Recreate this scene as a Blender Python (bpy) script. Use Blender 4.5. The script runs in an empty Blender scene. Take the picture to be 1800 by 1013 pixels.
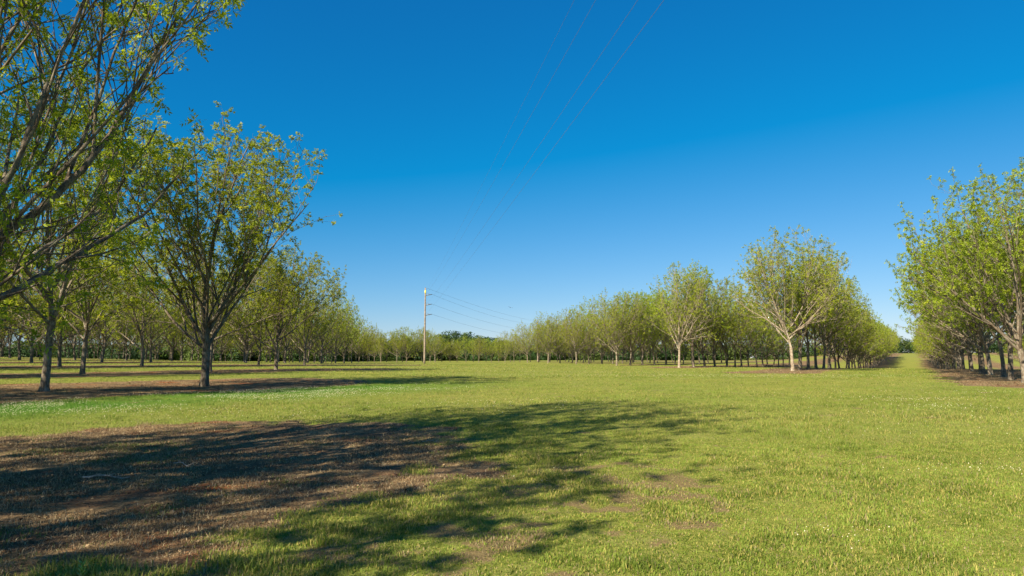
import bpy, math, random
import numpy as np
from mathutils import Vector, Matrix

R = math.radians
S = bpy.context.scene
COL = S.collection

# ------------------------------------------------------------------ camera
EYE = 1.6
F = 1200.0                       # focal length in pixels of the 1800 px wide photograph (24 mm)
HZ = 629.0                       # image row of the horizon
cam_d = bpy.data.cameras.new('camera'); cam = bpy.data.objects.new('camera', cam_d)
cam_d.sensor_width = 36.0; cam_d.lens = 24.0
cam_d.clip_start = 0.1; cam_d.clip_end = 6000
cam.location = (0, 0, EYE)
cam.rotation_euler = (R(90) + math.atan((HZ - 506.5) / F), 0, 0)
COL.objects.link(cam); S.camera = cam

# ------------------------------------------------------------------ sky, sun, exposure
SUN_EL = R(33.0)
SUN_XY = (-0.63, -0.777)          # horizontal direction towards the sun
w = bpy.data.worlds.new('World'); S.world = w; w.use_nodes = True
nt = w.node_tree; nt.nodes.clear()
sky = nt.nodes.new('ShaderNodeTexSky'); sky.sky_type = 'NISHITA'; sky.sun_disc = False
sky.sun_elevation = SUN_EL
sky.sun_rotation = math.atan2(SUN_XY[0], SUN_XY[1])
sky.altitude = 0; sky.air_density = 1.0; sky.dust_density = 0.0; sky.ozone_density = 3.0
# the deep, polarised blue of the photograph: each channel of the physical sky is regraded
sep = nt.nodes.new('ShaderNodeSeparateColor'); com = nt.nodes.new('ShaderNodeCombineColor')
nt.links.new(sky.outputs[0], sep.inputs[0])
def _m(op, a, b):
    n_ = nt.nodes.new('ShaderNodeMath'); n_.operation = op; nt.links.new(a, n_.inputs[0]); n_.inputs[1].default_value = b
    return n_.outputs[0]
nt.links.new(_m('MAXIMUM', _m('MULTIPLY', _m('SUBTRACT', sep.outputs[0], 1.8), 0.56), 0.03), com.inputs[0])
nt.links.new(_m('MULTIPLY', _m('POWER', sep.outputs[1], 0.90), 0.645), com.inputs[1])
nt.links.new(_m('MULTIPLY', _m('POWER', sep.outputs[2], 0.66), 1.43), com.inputs[2])
bgn = nt.nodes.new('ShaderNodeBackground'); bgn.inputs['Strength'].default_value = 0.063
wo = nt.nodes.new('ShaderNodeOutputWorld')
nt.links.new(com.outputs[0], bgn.inputs[0]); nt.links.new(bgn.outputs[0], wo.inputs[0])
sl = bpy.data.lights.new('sun', 'SUN'); sl.energy = 5.0; sl.angle = R(0.5); sl.color = (1.0, 0.87, 0.68)
so = bpy.data.objects.new('sun', sl); COL.objects.link(so)
sdir = Vector((SUN_XY[0] * math.cos(SUN_EL), SUN_XY[1] * math.cos(SUN_EL), math.sin(SUN_EL)))
so.rotation_euler = sdir.to_track_quat('Z', 'Y').to_euler()
S.view_settings.view_transform = 'Standard'; S.view_settings.look = 'None'
S.view_settings.gamma = 1.0; S.view_settings.exposure = 1.3
S.cycles.max_bounces = 8; S.cycles.diffuse_bounces = 3; S.cycles.transmission_bounces = 4
S.cycles.transparent_max_bounces = 4
S.cycles.sample_clamp_indirect = 4.0

# ------------------------------------------------------------------ helpers
def clamp01(t): return np.clip(t, 0.0, 1.0)
def sstep(a, b, x):
    t = clamp01((x - a) / (b - a)); return t * t * (3 - 2 * t)

_perm = np.random.RandomState(5).rand(512, 512)
def vnoise(x, y):
    xi = np.floor(x).astype(np.int64); yi = np.floor(y).astype(np.int64)
    fx = x - xi; fy = y - yi
    fx = fx * fx * (3 - 2 * fx); fy = fy * fy * (3 - 2 * fy)
    a = _perm[xi & 511, yi & 511]; b = _perm[(xi + 1) & 511, yi & 511]
    c = _perm[xi & 511, (yi + 1) & 511]; d = _perm[(xi + 1) & 511, (yi + 1) & 511]
    return (a * (1 - fx) + b * fx) * (1 - fy) + (c * (1 - fx) + d * fx) * fy
def fbm(x, y, o=4):
    s = 0; a = 0.5; t = 0
    for k in range(o):
        s = s + a * vnoise(x * 2 ** k + 17.3 * k, y * 2 ** k + 9.1 * k); t += a; a *= 0.55
    return s / t

# orchard axes: u runs along the rows, v across them
UX, UY = 0.507, 0.862
def to_nv(x, y): return x * UY - y * UX, x * UX + y * UY      # n (across), s (along)
def from_nv(n, s): return n * UY + s * UX, -n * UX + s * UY

def height(x, y):
    n, s = to_nv(x, y)
    w_ = 1 - sstep(40, 150, s)
    z = 0.0165 * np.clip(-n - 30, 0, 120) * w_
    far = sstep(112, 185, s) * sstep(-42, -18, n)
    z = z - 1.9 * far + 7.0 * sstep(230, 620, s) * sstep(-80, -20, n)
    z = z + 0.10 * (fbm(x * 0.06 + 40, y * 0.06 + 11, 2) - 0.5) * sstep(6, 25, np.hypot(x, y))
    return z
def H(x, y): return float(height(np.array([float(x)]), np.array([float(y)]))[0])

def mesh_np(name, verts, faces_flat, loop_tot, smooth=False):
    me = bpy.data.meshes.new(name)
    nv = len(verts); nl = len(faces_flat); nf = len(loop_tot)
    me.vertices.add(nv); me.vertices.foreach_set('co', np.ascontiguousarray(verts, dtype=np.float32).ravel())
    me.loops.add(nl); me.loops.foreach_set('vertex_index', np.ascontiguousarray(faces_flat, dtype=np.int32).ravel())
    me.polygons.add(nf)
    st = np.concatenate(([0], np.cumsum(loop_tot)[:-1])).astype(np.int32)
    me.polygons.foreach_set('loop_start', st)
    me.polygons.foreach_set('use_smooth', np.full(nf, smooth, dtype=bool))
    me.update(calc_edges=True); me.validate()
    return me
def vcol(me, name, cols):
    a = me.attributes.new(name, 'FLOAT_COLOR', 'POINT')
    c = np.ones((len(cols), 4), dtype=np.float32); c[:, :3] = cols
    a.data.foreach_set('color', c.ravel())
def vfloat(me, name, vals):
    a = me.attributes.new(name, 'FLOAT', 'POINT'); a.data.foreach_set('value', np.ascontiguousarray(vals, dtype=np.float32))

def link(name, me, mat=None, parent=None, loc=None):
    o = bpy.data.objects.new(name, me)
    if mat is not None and me is not None and not me.materials: me.materials.append(mat)
    COL.objects.link(o)
    if parent: o.parent = parent
    if loc: o.location = loc
    return o
def tag(o, label, cat, group=None, kind=None):
    o['label'] = label; o['category'] = cat
    if group: o['group'] = group
    if kind: o['kind'] = kind
    return o
def empty(name, loc, rz=0):
    o = bpy.data.objects.new(name, None); COL.objects.link(o); o.location = loc; o.rotation_euler = (0, 0, rz)
    o.empty_display_size = 0.3
    return o

class NT:
    def __init__(s, name):
        s.m = bpy.data.materials.new(name); s.m.use_nodes = True
        s.t = s.m.node_tree; s.t.nodes.clear()
        s.out = s.n('ShaderNodeOutputMaterial')
    def n(s, typ, **kw):
        nd = s.t.nodes.new(typ)
        for k, v in kw.items(): setattr(nd, k, v)
        return nd
    def l(s, a, b): s.t.links.new(a, b)
    def noise(s, vec, scale, detail=4, rough=0.55):
        nd = s.n('ShaderNodeTexNoise'); nd.inputs['Scale'].default_value = scale
        nd.inputs['Detail'].default_value = detail; nd.inputs['Roughness'].default_value = rough
        if vec is not None: s.l(vec, nd.inputs['Vector'])
        return nd.outputs['Fac']
    def ramp(s, fac, stops):
        nd = s.n('ShaderNodeValToRGB'); e = nd.color_ramp.elements
        while len(e) < len(stops): e.new(0.5)
        for k, (p, c) in enumerate(stops):
            e[k].position = p; e[k].color = (*c, 1) if len(c) == 3 else c
        s.l(fac, nd.inputs[0]); return nd.outputs[0]
    def mix(s, f, a, b, typ='MIX'):
        nd = s.n('ShaderNodeMix', data_type='RGBA', blend_type=typ)
        for sock, v in ((nd.inputs[0], f), (nd.inputs[6], a), (nd.inputs[7], b)):
            if hasattr(v, 'links'): s.l(v, sock)
            elif isinstance(v, (int, float)): sock.default_value = v
            else: sock.default_value = (*v, 1)
        return nd.outputs[2]
    def math(s, op, a, b=None):
        nd = s.n('ShaderNodeMath', operation=op)
        for k, v in enumerate((a, b)):
            if v is None: continue
            if hasattr(v, 'links'): s.l(v, nd.inputs[k])
            else: nd.inputs[k].default_value = v
        return nd.outputs[0]

# ------------------------------------------------------------------ materials
def leaf_mat(name, tint=1.0):
    m = NT(name)
    a = m.n('ShaderNodeAttribute', attribute_name='tone')
    oi = m.n('ShaderNodeObjectInfo')
    hsv = m.n('ShaderNodeHueSaturation')
    m.l(a.outputs['Color'], hsv.inputs['Color'])
    m.l(m.math('ADD', m.math('MULTIPLY', oi.outputs['Random'], 0.022), 0.489), hsv.inputs['Hue'])
    m.l(m.math('ADD', m.math('MULTIPLY', oi.outputs['Random'], 0.3), 0.85), hsv.inputs['Value'])
    pb = m.n('ShaderNodeBsdfPrincipled'); m.l(hsv.outputs[0], pb.inputs['Base Color'])
    pb.inputs['Roughness'].default_value = 0.5; pb.inputs['Specular IOR Level'].default_value = 0.3
    tr = m.n('ShaderNodeBsdfTranslucent')
    m.l(m.mix(1.0, hsv.outputs[0], (1.5, 1.4, 0.45), 'MULTIPLY'), tr.inputs['Color'])
    mx = m.n('ShaderNodeMixShader'); mx.inputs[0].default_value = 0.46
    m.l(pb.outputs[0], mx.inputs[1]); m.l(tr.outputs[0], mx.inputs[2]); m.l(mx.outputs[0], m.out.inputs[0])
    return m.m
def bark_mat(name='pecan_bark', gain=1.0):
    m = NT(name)
    tc = m.n('ShaderNodeTexCoord')
    mp = m.n('ShaderNodeMapping'); mp.inputs['Scale'].default_value = (1, 1, 0.25); m.l(tc.outputs['Object'], mp.inputs[0])
    n1 = m.noise(mp.outputs[0], 26, 6, 0.65); n2 = m.noise(tc.outputs['Object'], 3.2, 4)
    n3 = m.noise(tc.outputs['Object'], 9, 3)
    c = m.ramp(n1, [(0.3, (0.040, 0.028, 0.018)), (0.5, (0.130, 0.102, 0.072)), (0.7, (0.29, 0.245, 0.185))])
    c = m.mix(m.ramp(n2, [(0.48, (0, 0, 0)), (0.62, (1, 1, 1))]), c, m.mix(0.5, c, (0.29, 0.27, 0.21)))
    c = m.mix(m.ramp(n3, [(0.60, (0, 0, 0)), (0.68, (0.55, 0.55, 0.55))]), c, (0.20, 0.22, 0.12))
    hv = m.n('ShaderNodeHueSaturation'); oi = m.n('ShaderNodeObjectInfo'); m.l(c, hv.inputs['Color'])
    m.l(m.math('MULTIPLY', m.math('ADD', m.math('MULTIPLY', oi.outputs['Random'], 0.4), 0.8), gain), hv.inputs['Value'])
    pb = m.n('ShaderNodeBsdfPrincipled'); m.l(hv.outputs[0], pb.inputs['Base Color']); pb.inputs['Roughness'].default_value = 0.92
    pb.inputs['Specular IOR Level'].default_value = 0.15
    bp = m.n('ShaderNodeBump'); bp.inputs['Strength'].default_value = 0.8; bp.inputs['Distance'].default_value = 0.03
    m.l(n1, bp.inputs['Height']); m.l(bp.outputs[0], pb.inputs['Normal']); m.l(pb.outputs[0], m.out.inputs[0])
    return m.m
def blade_mat(name, trans=0.35):
    m = NT(name)
    a = m.n('ShaderNodeAttribute', attribute_name='tone')
    pb = m.n('ShaderNodeBsdfPrincipled'); m.l(a.outputs['Color'], pb.inputs['Base Color'])
    pb.inputs['Roughness'].default_value = 0.6; pb.inputs['Specular IOR Level'].default_value = 0.2
    tr = m.n('ShaderNodeBsdfTranslucent'); m.l(a.outputs['Color'], tr.inputs['Color'])
    mx = m.n('ShaderNodeMixShader'); mx.inputs[0].default_value = trans
    m.l(pb.outputs[0], mx.inputs[1]); m.l(tr.outputs[0], mx.inputs[2]); m.l(mx.outputs[0], m.out.inputs[0])
    return m.m
def plain(name, col, rough=0.7, metal=0.0, nscale=None, amt=0.3):
    m = NT(name)
    pb = m.n('ShaderNodeBsdfPrincipled'); pb.inputs['Roughness'].default_value = rough; pb.inputs['Metallic'].default_value = metal
    if nscale:
        tc = m.n('ShaderNodeTexCoord'); n1 = m.noise(tc.outputs['Object'], nscale, 5)
        d = tuple(v * (1 - amt) for v in col); b = tuple(min(1, v * (1 + amt)) for v in col)
        m.l(m.ramp(n1, [(0.3, d), (0.7, b)]), pb.inputs['Base Color'])
    else: pb.inputs['Base Color'].default_value = (*col, 1)
    m.l(pb.outputs[0], m.out.inputs[0]); return m.m

M_LEAF = leaf_mat('pecan_leaf'); M_BARK = bark_mat(); M_BARK_SUNLIT = bark_mat('sunlit_pale_bark', 1.45); M_BLADE = blade_mat('grass_blade')  # second bark is a brightened copy, sunlight on the front trunks painted in
M_STRAW = blade_mat('dry_straw', 0.2); M_PETAL = blade_mat('clover_petal', 0.25)
M_CONC = plain('spun_concrete', (0.22, 0.175, 0.13), 0.85, 0, 3.0, 0.35)
M_STEEL = plain('weathered_steel', (0.13, 0.14, 0.15), 0.5, 0.4, 8, 0.2)
M_WIRE = plain('aluminium_cable', (0.12, 0.13, 0.15), 0.5, 0.3)
M_YEL = plain('yellow_marker', (0.75, 0.62, 0.05), 0.5)
M_FEATHER = plain('dark_feather', (0.025, 0.022, 0.02), 0.8, 0, 20, 0.3)
M_TWIG = plain('grey_deadwood', (0.36, 0.31, 0.25), 0.9, 0, 25, 0.4)

# ------------------------------------------------------------------ where the soil is bare
ROWS = {}                         # n -> (s from, s to, half width towards -, half width towards +)
STRIPS = [                        # n low, n high, s start, s end
    (-16.6, -5.7, -60, 12.0), (-41.5, -28.5, -60, 35.0), (-57.5, -48.5, -60, 62), (-77, -67.5, -60, 92),
    (-96, -86.5, -60, 118), (-115, -105, -60, 128), (-134, -124, -60, 150), (-153, -143.5, -60, 150),
    (-18.0, -8.5, 73, 620), (-38.0, -28.5, 103, 620), (-57, -48, 132, 600), (-76, -67, 160, 600),
    (-95.5, -87, 184, 600), (-115, -106, 212, 600), (-134, -125.5, 235, 600),
    (1.6, 11.5, 46, 620), (20.5, 30, 30, 620), (40, 49, 20, 620), (59, 68, 20, 620),
]
def soil(x, y):
    n, s = to_nv(x, y)
    wob = (fbm(x * 0.35 + 3, y * 0.35 + 8, 4) - 0.5)
    d = np.full(np.shape(x), -50.0)
    for a, b, s0, s1 in STRIPS:
        hw = (b - a) / 2; c = (a + b) / 2
        dn = hw - np.abs(n - c)
        # rounded ends
        e1 = s1 - s; e0 = s - s0
        de = np.minimum(e0, e1)
        dd = np.where(de > hw, dn, np.where(de > -hw * 0.6, hw - np.hypot(n - c, np.maximum(hw - de, 0) * 0.8), de))
        d = np.maximum(d, np.minimum(dn, dd))
    wob2 = (fbm(x * 2.2 + 3, y * 2.2 + 8, 3) - 0.5)
    return clamp01((d + wob * 3.4 + wob2 * 1.6) / 1.3 + 0.35)
def worn(x, y):                   # thin brownish turf in the near field
    g = 0.35 * fbm(x * 0.55 + 31, y * 0.55 + 5, 4) + 0.65 * fbm(x * 3.1 + 31, y * 3.1 + 5, 4)
    reg = np.exp(-(((x - 1.0) / 2.6) ** 2 + ((y - 8.2) / 3.6) ** 2)) + 0.6 * np.exp(-(((x + 0.3) / 1.4) ** 2 + ((y - 5.4) / 1.2) ** 2))
    return clamp01((g - 0.62 + reg * 0.125) * 7)
def clover(x, y):
    n, s = to_nv(x, y)
    band = sstep(-30.5, -27.5, n) * (1 - sstep(-25.5, -17.5, n)) * (1 - sstep(26, 44, s))
    return clamp01(band * (0.35 + 1.1 * fbm(x * 0.4 + 2, y * 0.4 + 7, 3)))

# ------------------------------------------------------------------ ground: one sheet
def axis(breaks):
    out = [breaks[0][0]]
    for a, b, st in breaks:
        k = max(1, int(round((b - a) / st)))
        out += list(np.linspace(a, b, k + 1)[1:])
    return np.array(out)
xs = axis([(-3000, -400, 260), (-400, -100, 10), (-100, -40, 1.5), (-40, -16, 0.5), (-16, 10, 0.14), (10, 30, 0.5), (30, 100, 1.5), (100, 400, 8), (400, 3000, 260)])
ys = axis([(-1500, -100, 200), (-100, 0, 8), (0, 3, 0.5), (3, 19, 0.14), (19, 48, 0.35), (48, 130, 1.0), (130, 500, 5), (500, 4500, 250)])
gx, gy = np.meshgrid(xs, ys)
X = gx.ravel(); Y = gy.ravel()
near = (1 - sstep(14, 30, np.hypot(X, Y - 4)))
Z = height(X, Y) + near * (0.035 * (fbm(X * 1.6, Y * 1.6, 3) - 0.5) + 0.03 * (fbm(X * 6, Y * 6, 2) - 0.5))
nx, ny = len(xs), len(ys)
i = np.arange((nx - 1) * (ny - 1)); r_ = i // (nx - 1); c_ = i % (nx - 1)
a0 = r_ * nx + c_
faces = np.stack([a0, a0 + 1, a0 + nx + 1, a0 + nx], 1)
gm = mesh_np('ground', np.stack([X, Y, Z], 1), faces.ravel(), np.full(len(faces), 4), True)
vfloat(gm, 'soil', soil(X, Y)); vfloat(gm, 'worn', worn(X, Y)); vfloat(gm, 'clover', clover(X, Y))
def ground_mat():
    m = NT('orchard_ground')
    tc = m.n('ShaderNodeTexCoord'); P = tc.outputs['Object']
    mp = m.n('ShaderNodeMapping'); mp.inputs['Rotation'].default_value = (0, 0, R(31)); mp.inputs['Scale'].default_value = (0.35, 1.5, 1)
    at = lambda k: m.n('ShaderNodeAttribute', attribute_name=k).outputs['Fac']
    big = m.noise(P, 0.09, 4); mid = m.noise(P, 0.9, 5, 0.6); fine = m.noise(P, 14, 5, 0.7); vfine = m.noise(P, 60, 4, 0.7)
    g = m.ramp(fine, [(0.25, (0.085, 0.10, 0.014)), (0.5, (0.185, 0.215, 0.04)), (0.75, (0.30, 0.305, 0.085))])
    g = m.mix(m.ramp(big, [(0.4, (0, 0, 0)), (0.6, (0.5, 0.5, 0.5))]), g, m.mix(1.0, g, (1.22, 1.05, 0.9), 'MULTIPLY'))
    g = m.mix(m.ramp(mid, [(0.5, (0, 0, 0)), (0.72, (0.6, 0.6, 0.6))]), g, (0.24, 0.23, 0.08))
    g = m.mix(m.math('MULTIPLY', at('clover'), 0.8), g, (0.07, 0.17, 0.02))
    br = m.ramp(vfine, [(0.3, (0.095, 0.062, 0.028)), (0.7, (0.30, 0.22, 0.11))])
    wf = m.ramp(m.math('ADD', at('worn'), m.math('MULTIPLY', m.math('SUBTRACT', fine, 0.5), 1.6)), [(0.35, (0, 0, 0)), (0.75, (0.9, 0.9, 0.9))])
    g = m.mix(wf, g, br)
    d = m.ramp(vfine, [(0.28, (0.046, 0.029, 0.016)), (0.5, (0.125, 0.083, 0.048)), (0.72, (0.27, 0.195, 0.115))])
    straw = m.ramp(fine, [(0.4, (0.16, 0.105, 0.050)), (0.7, (0.42, 0.31, 0.16))])
    d = m.mix(m.ramp(mid, [(0.42, (0, 0, 0)), (0.60, (1, 1, 1))]), d, straw)
    n4 = m.noise(P, 0.42, 5, 0.65)
    d = m.mix(m.ramp(n4, [(0.57, (0, 0, 0)), (0.66, (0.8, 0.8, 0.8))]), d, m.ramp(vfine, [(0.3, (0.16, 0.045, 0.015)), (0.7, (0.36, 0.115, 0.04))]))
    fac = m.math('ADD', at('soil'), m.math('MULTIPLY', m.math('SUBTRACT', fine, 0.5), 0.9))
    fac = m.ramp(fac, [(0.35, (0, 0, 0)), (0.65, (1, 1, 1))])
    c = m.mix(fac, g, d)
    pb = m.n('ShaderNodeBsdfPrincipled'); m.l(c, pb.inputs['Base Color']); pb.inputs['Roughness'].default_value = 1.0
    pb.inputs['Specular IOR Level'].default_value = 0.05
    bp = m.n('ShaderNodeBump'); bp.inputs['Strength'].default_value = 0.7; bp.inputs['Distance'].default_value = 0.05
    m.l(m.math('ADD', fine, m.math('MULTIPLY', vfine, 0.4)), bp.inputs['Height']); m.l(bp.outputs[0], pb.inputs['Normal'])
    m.l(pb.outputs[0], m.out.inputs[0]); return m.m
go = link('ground', gm, ground_mat())
tag(go, 'mown grass field with bare brown soil strips along the tree rows', 'ground', kind='structure')
def gz(x, y):
    nr = (1 - sstep(14, 30, np.hypot(x, y - 4)))
    return height(x, y) + nr * (0.035 * (fbm(x * 1.6, y * 1.6, 3) - 0.5) + 0.03 * (fbm(x * 6, y * 6, 2) - 0.5))

# ------------------------------------------------------------------ tree generator
class Tubes:
    def __init__(s): s.v = []; s.f = []; s.n = 0
    def add(s, pts, rad, k):
        p = np.array(pts); n = len(p); rad = np.array(rad)
        t = np.empty_like(p); t[1:-1] = p[2:] - p[:-2]; t[0] = p[1] - p[0]; t[-1] = p[-1] - p[-2]
        t /= np.linalg.norm(t, axis=1)[:, None] + 1e-9
        ref = np.array([1.0, 0, 0]) if abs(t[0, 0]) < 0.8 else np.array([0, 1.0, 0])
        a = ref[None] - t * (t @ ref)[:, None]; a /= np.linalg.norm(a, axis=1)[:, None] + 1e-9
        b = np.cross(t, a)
        ang = np.arange(k) * 2 * math.pi / k
        ring = p[:, None] + rad[:, None, None] * (np.cos(ang)[None, :, None] * a[:, None] + np.sin(ang)[None, :, None] * b[:, None]) if rad.ndim == 1 else \
            p[:, None] + rad[:, :, None] * (np.cos(ang)[None, :, None] * a[:, None] + np.sin(ang)[None, :, None] * b[:, None])
        s.v.append(ring.reshape(-1, 3))
        i, j = np.meshgrid(np.arange(n - 1), np.arange(k), indexing='ij')
        j2 = (j + 1) % k
        s.f.append((np.stack([i * k + j, i * k + j2, (i + 1) * k + j2, (i + 1) * k + j], -1).reshape(-1, 4)) + s.n)
        s.n += n * k
    def mesh(s, name):
        v = np.concatenate(s.v); f = np.concatenate(s.f)
        return mesh_np(name, v, f.ravel(), np.full(len(f), 4), True)

def leaves_mesh(name, pos, axis_, rs, per, pairs, L, lf, wd, rngtone=1.0, yellow=0.0):
    """compound leaves: `per` leaves in each cluster, each with `pairs` leaflet pairs and a terminal one"""
    nC = len(pos)
    P = np.repeat(pos, per, 0); A = np.repeat(axis_, per, 0); N = len(P)
    d = rs.normal(size=(N, 3)); d /= np.linalg.norm(d, axis=1)[:, None]
    d = d * 1.0 + A * 0.75; d[:, 2] -= 0.22
    d /= np.linalg.norm(d, axis=1)[:, None]
    ln = L * rs.uniform(0.55, 1.25, N)
    side = np.cross(d, rs.normal(size=(N, 3))); side /= np.linalg.norm(side, axis=1)[:, None]
    tone_c = rs.uniform(0, 1, nC); tone = np.repeat(tone_c, per) * 0.6 + rs.uniform(0, 1, N) * 0.4
    V = []; T = []
    steps = [(t, sg) for t in np.linspace(0.25, 0.85, pairs) for sg in (-1, 1)] + [(0.95, 0)]
    for t, sg in steps:
        base = P + d * (ln * t)[:, None]
        base[:, 2] -= 0.35 * (t * ln) ** 2 * 4
        if sg == 0: ld = d.copy()
        else: ld = d * 0.55 + side * sg * 0.85
        ld = ld + rs.normal(size=(N, 3)) * 0.22; ld[:, 2] -= 0.28
        ld /= np.linalg.norm(ld, axis=1)[:, None]
        le = lf * rs.uniform(0.7, 1.2, N) * (1.0 if t > 0.4 else 0.8)
        wv = np.cross(ld, rs.normal(size=(N, 3)) + side * 0.0 + np.array([0, 0, 1.2])); wv /= np.linalg.norm(wv, axis=1)[:, None] + 1e-9
        wv *= (le * wd)[:, None]
        v = np.stack([base, base + ld * (le * 0.45)[:, None] + wv, base + ld * le[:, None], base + ld * (le * 0.45)[:, None] - wv], 1)
        V.append(v); T.append(tone)
    V = np.concatenate(V).reshape(-1, 3); T = np.repeat(np.concatenate(T), 4)
    nf = len(V) // 4
    me = mesh_np(name, V, np.arange(nf * 4), np.full(nf, 4), False)
    dark = np.array([0.130, 0.190, 0.014]); lite = np.array([0.345, 0.410, 0.028]); yl = np.array([0.45, 0.41, 0.06])
    c = dark[None] * (1 - T[:, None]) + lite[None] * T[:, None]
    k = (clamp01((T - 0.78) * 5) * 0.6 + yellow)[:, None]
    c = c * (1 - k) + yl[None] * k
    vcol(me, 'tone', c)
    me.materials.append(M_LEAF)
    return me

def grow_tree(seed, Ht=15.0, width=6.0, trunk_h=2.5, limbs=None, nlimb=7, n2=7, n3=8, n4=5, r0=0.19,
              per=5, pairs=2, L=0.17, lf=0.10, wd=0.24, extra=0.35, lean=0.04, detail=1, yellow=0.0, dens=1.0, low=0.0, upl=0.018, traced=()):
    rg = random.Random(seed); rs = np.random.RandomState(seed)
    tb = Tubes(); CP = []; CA = []
    ri = lambda a, b: rg.uniform(a, b)
    zb = trunk_h * 0.85 - low                      # crown floor
    zc = zb + 0.45 * (Ht - zb); ax_up = Ht - zc; ax_dn = zc - zb
    ph = [ri(0, 6.28) for _ in range(4)]
    def inside(p):
        a = math.atan2(p.y, p.x)
        w_ = width * (1 + 0.10 * math.sin(2 * a + ph[0]) + 0.09 * math.sin(3 * a + ph[1]) + 0.05 * math.sin(7 * a + ph[2]))
        h = (p.z - zc) / (ax_up if p.z > zc else ax_dn)
        up_ = 1 + 0.06 * math.sin(p.x * 1.1 + ph[3]) + 0.06 * math.sin(p.y * 1.3 + ph[0])
        return (math.hypot(p.x, p.y) / w_) ** 2.1 + abs(h / up_) ** 2.1
    def reach(p, d, mx=16.0):
        t = 0.0
        while t < mx:
            t += 0.4
            q = p + d * t
            if inside(q) > 1.0 and q.z > zb: break
            if q.z < zb and d.z < 0: break
        return t
    def rvec():
        return Vector((rg.gauss(0, 1), rg.gauss(0, 1), rg.gauss(0, 1))).normalized()
    def path(p, d, ln, n, wob, up, r_a, r_b):
        pts = [p.copy()]; rad = [r_a]; dirs = [d.copy()]
        for q in range(n):
            d = (d + rvec() * wob + Vector((0, 0, up))).normalized()
            p = p + d * (ln / n); pts.append(p.copy()); dirs.append(d.copy())
            rad.append(r_a + (r_b - r_a) * ((q + 1) / n) ** 0.9)
        return pts, rad, dirs
    def at(pts, dirs, rad, t):
        f = t * (len(pts) - 1); k = min(int(f), len(pts) - 2); f -= k
        return pts[k].lerp(pts[k + 1], f), dirs[k + 1], rad[k] * (1 - f) + rad[k + 1] * f
    def side_dir(d, ang):
        ax = d.cross(rvec()).normalized()
        return (Matrix.Rotation(ang, 3, ax) @ d).normalized()
    def twig(p, d, ln, r):
        pts, rad, dirs = path(p, d, ln, 2 if detail < 2 else 3, 0.16, 0.12, r, r * 0.6)
        tb.add(pts, rad, 3)
        if rg.random() < dens: CP.append(pts[-1][:]); CA.append(dirs[-1][:])
        if rg.random() < extra: q, dd, _ = at(pts, dirs, rad, ri(0.3, 0.8)); CP.append(q[:]); CA.append(dd[:])
    base = Vector((0, 0, -0.15)); ln = Vector((rg.gauss(0, lean), rg.gauss(0, lean), 1)).normalized()
    pts, _, dirs = path(base, ln, trunk_h + 0.15, 8, 0.035, 0.02, r0, r0)
    k = 14
    angs = np.arange(k) * 2 * math.pi / k
    rad = []
    for q in range(9):
        h = q / 8
        fl = 0.45 * math.exp(-h * 10)
        rr = r0 * (1.0 - 0.14 * h + fl + (0.08 if q == 8 else 0))
        rad.append(rr * (1 + 0.05 * np.sin(angs * 3 + seed + h * 2) + 0.09 * fl / 0.45 * np.sin(angs * 5 + seed) + 0.025 * rs.normal(size=k)))
    tb.add(pts, rad, k)
    if limbs is None:
        limbs = []
        a = ri(0, 6.28)
        for q in range(nlimb):
            a += 2.4 + rg.gauss(0, 0.3)
            limbs.append((math.degrees(a), ri(3, 12) if q == 0 else (ri(50, 66) if q >= nlimb - 2 else ri(22, 46)), 1.0))
    leader = None
    for spec in list(limbs) + list(traced):
        if len(spec) == 3:
            az, inc, lf_ = spec
            az = R(az); inc = R(inc)
            if inc < R(24) or leader is None:
                p0, d0, _ = at(pts, dirs, [r0] * 9, 1.0)
            elif rg.random() < 0.35:
                p0, d0, _ = at(pts, dirs, [r0] * 9, ri(0.82, 1.0))
            else:
                p0, d0, _ = at(leader[0], leader[2], leader[1], ri(0.01, 0.17) * (1.0 if inc < R(45) else 0.7))
            d = Vector((math.sin(inc) * math.cos(az), math.sin(inc) * math.sin(az), math.cos(inc)))
            ln1 = reach(p0, d) * lf_ * ri(0.9, 1.03)
            r1 = r0 * (ri(0.66, 0.76) if leader is None else ri(0.38, 0.58)) * (0.8 + ln1 / 50)
            p1, ra1, di1 = path(p0, d, ln1 * (1 + upl), 12, 0.085, upl, r1, 0.016)
        else:                                       # a limb given as a smooth run of points
            r1, kp = spec
            kp = [pts[-1] - Vector((0, 0, 0.25))] + [Vector(q) for q in kp]; kp = [kp[0] * 2 - kp[1]] + kp + [kp[-1] * 2 - kp[-2]]
            p1 = []
            for q in range(1, len(kp) - 2):
                for u in (0, 0.25, 0.5, 0.75):
                    a_, b_, c_, d_ = kp[q - 1:q + 3]
                    p1.append(0.5 * (2 * b_ + (c_ - a_) * u + (2 * a_ - 5 * b_ + 4 * c_ - d_) * u * u + (3 * b_ - a_ - 3 * c_ + d_) * u ** 3) + rvec() * 0.02)
            p1.append(kp[-2]); n_ = len(p1)
            ra1 = [r1 + (0.014 - r1) * (q / (n_ - 1)) ** 0.9 for q in range(n_)]
            di1 = [(p1[min(q + 1, n_ - 1)] - p1[max(q - 1, 0)]).normalized() for q in range(n_)]
            ln1 = sum((p1[q + 1] - p1[q]).length for q in range(n_ - 1)) * 1.5
        tb.add(p1, ra1, 8)
        if leader is None: leader = (p1, ra1, di1)
        m2 = max(3, int(n2 * ln1 / 10 + 0.5))
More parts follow.
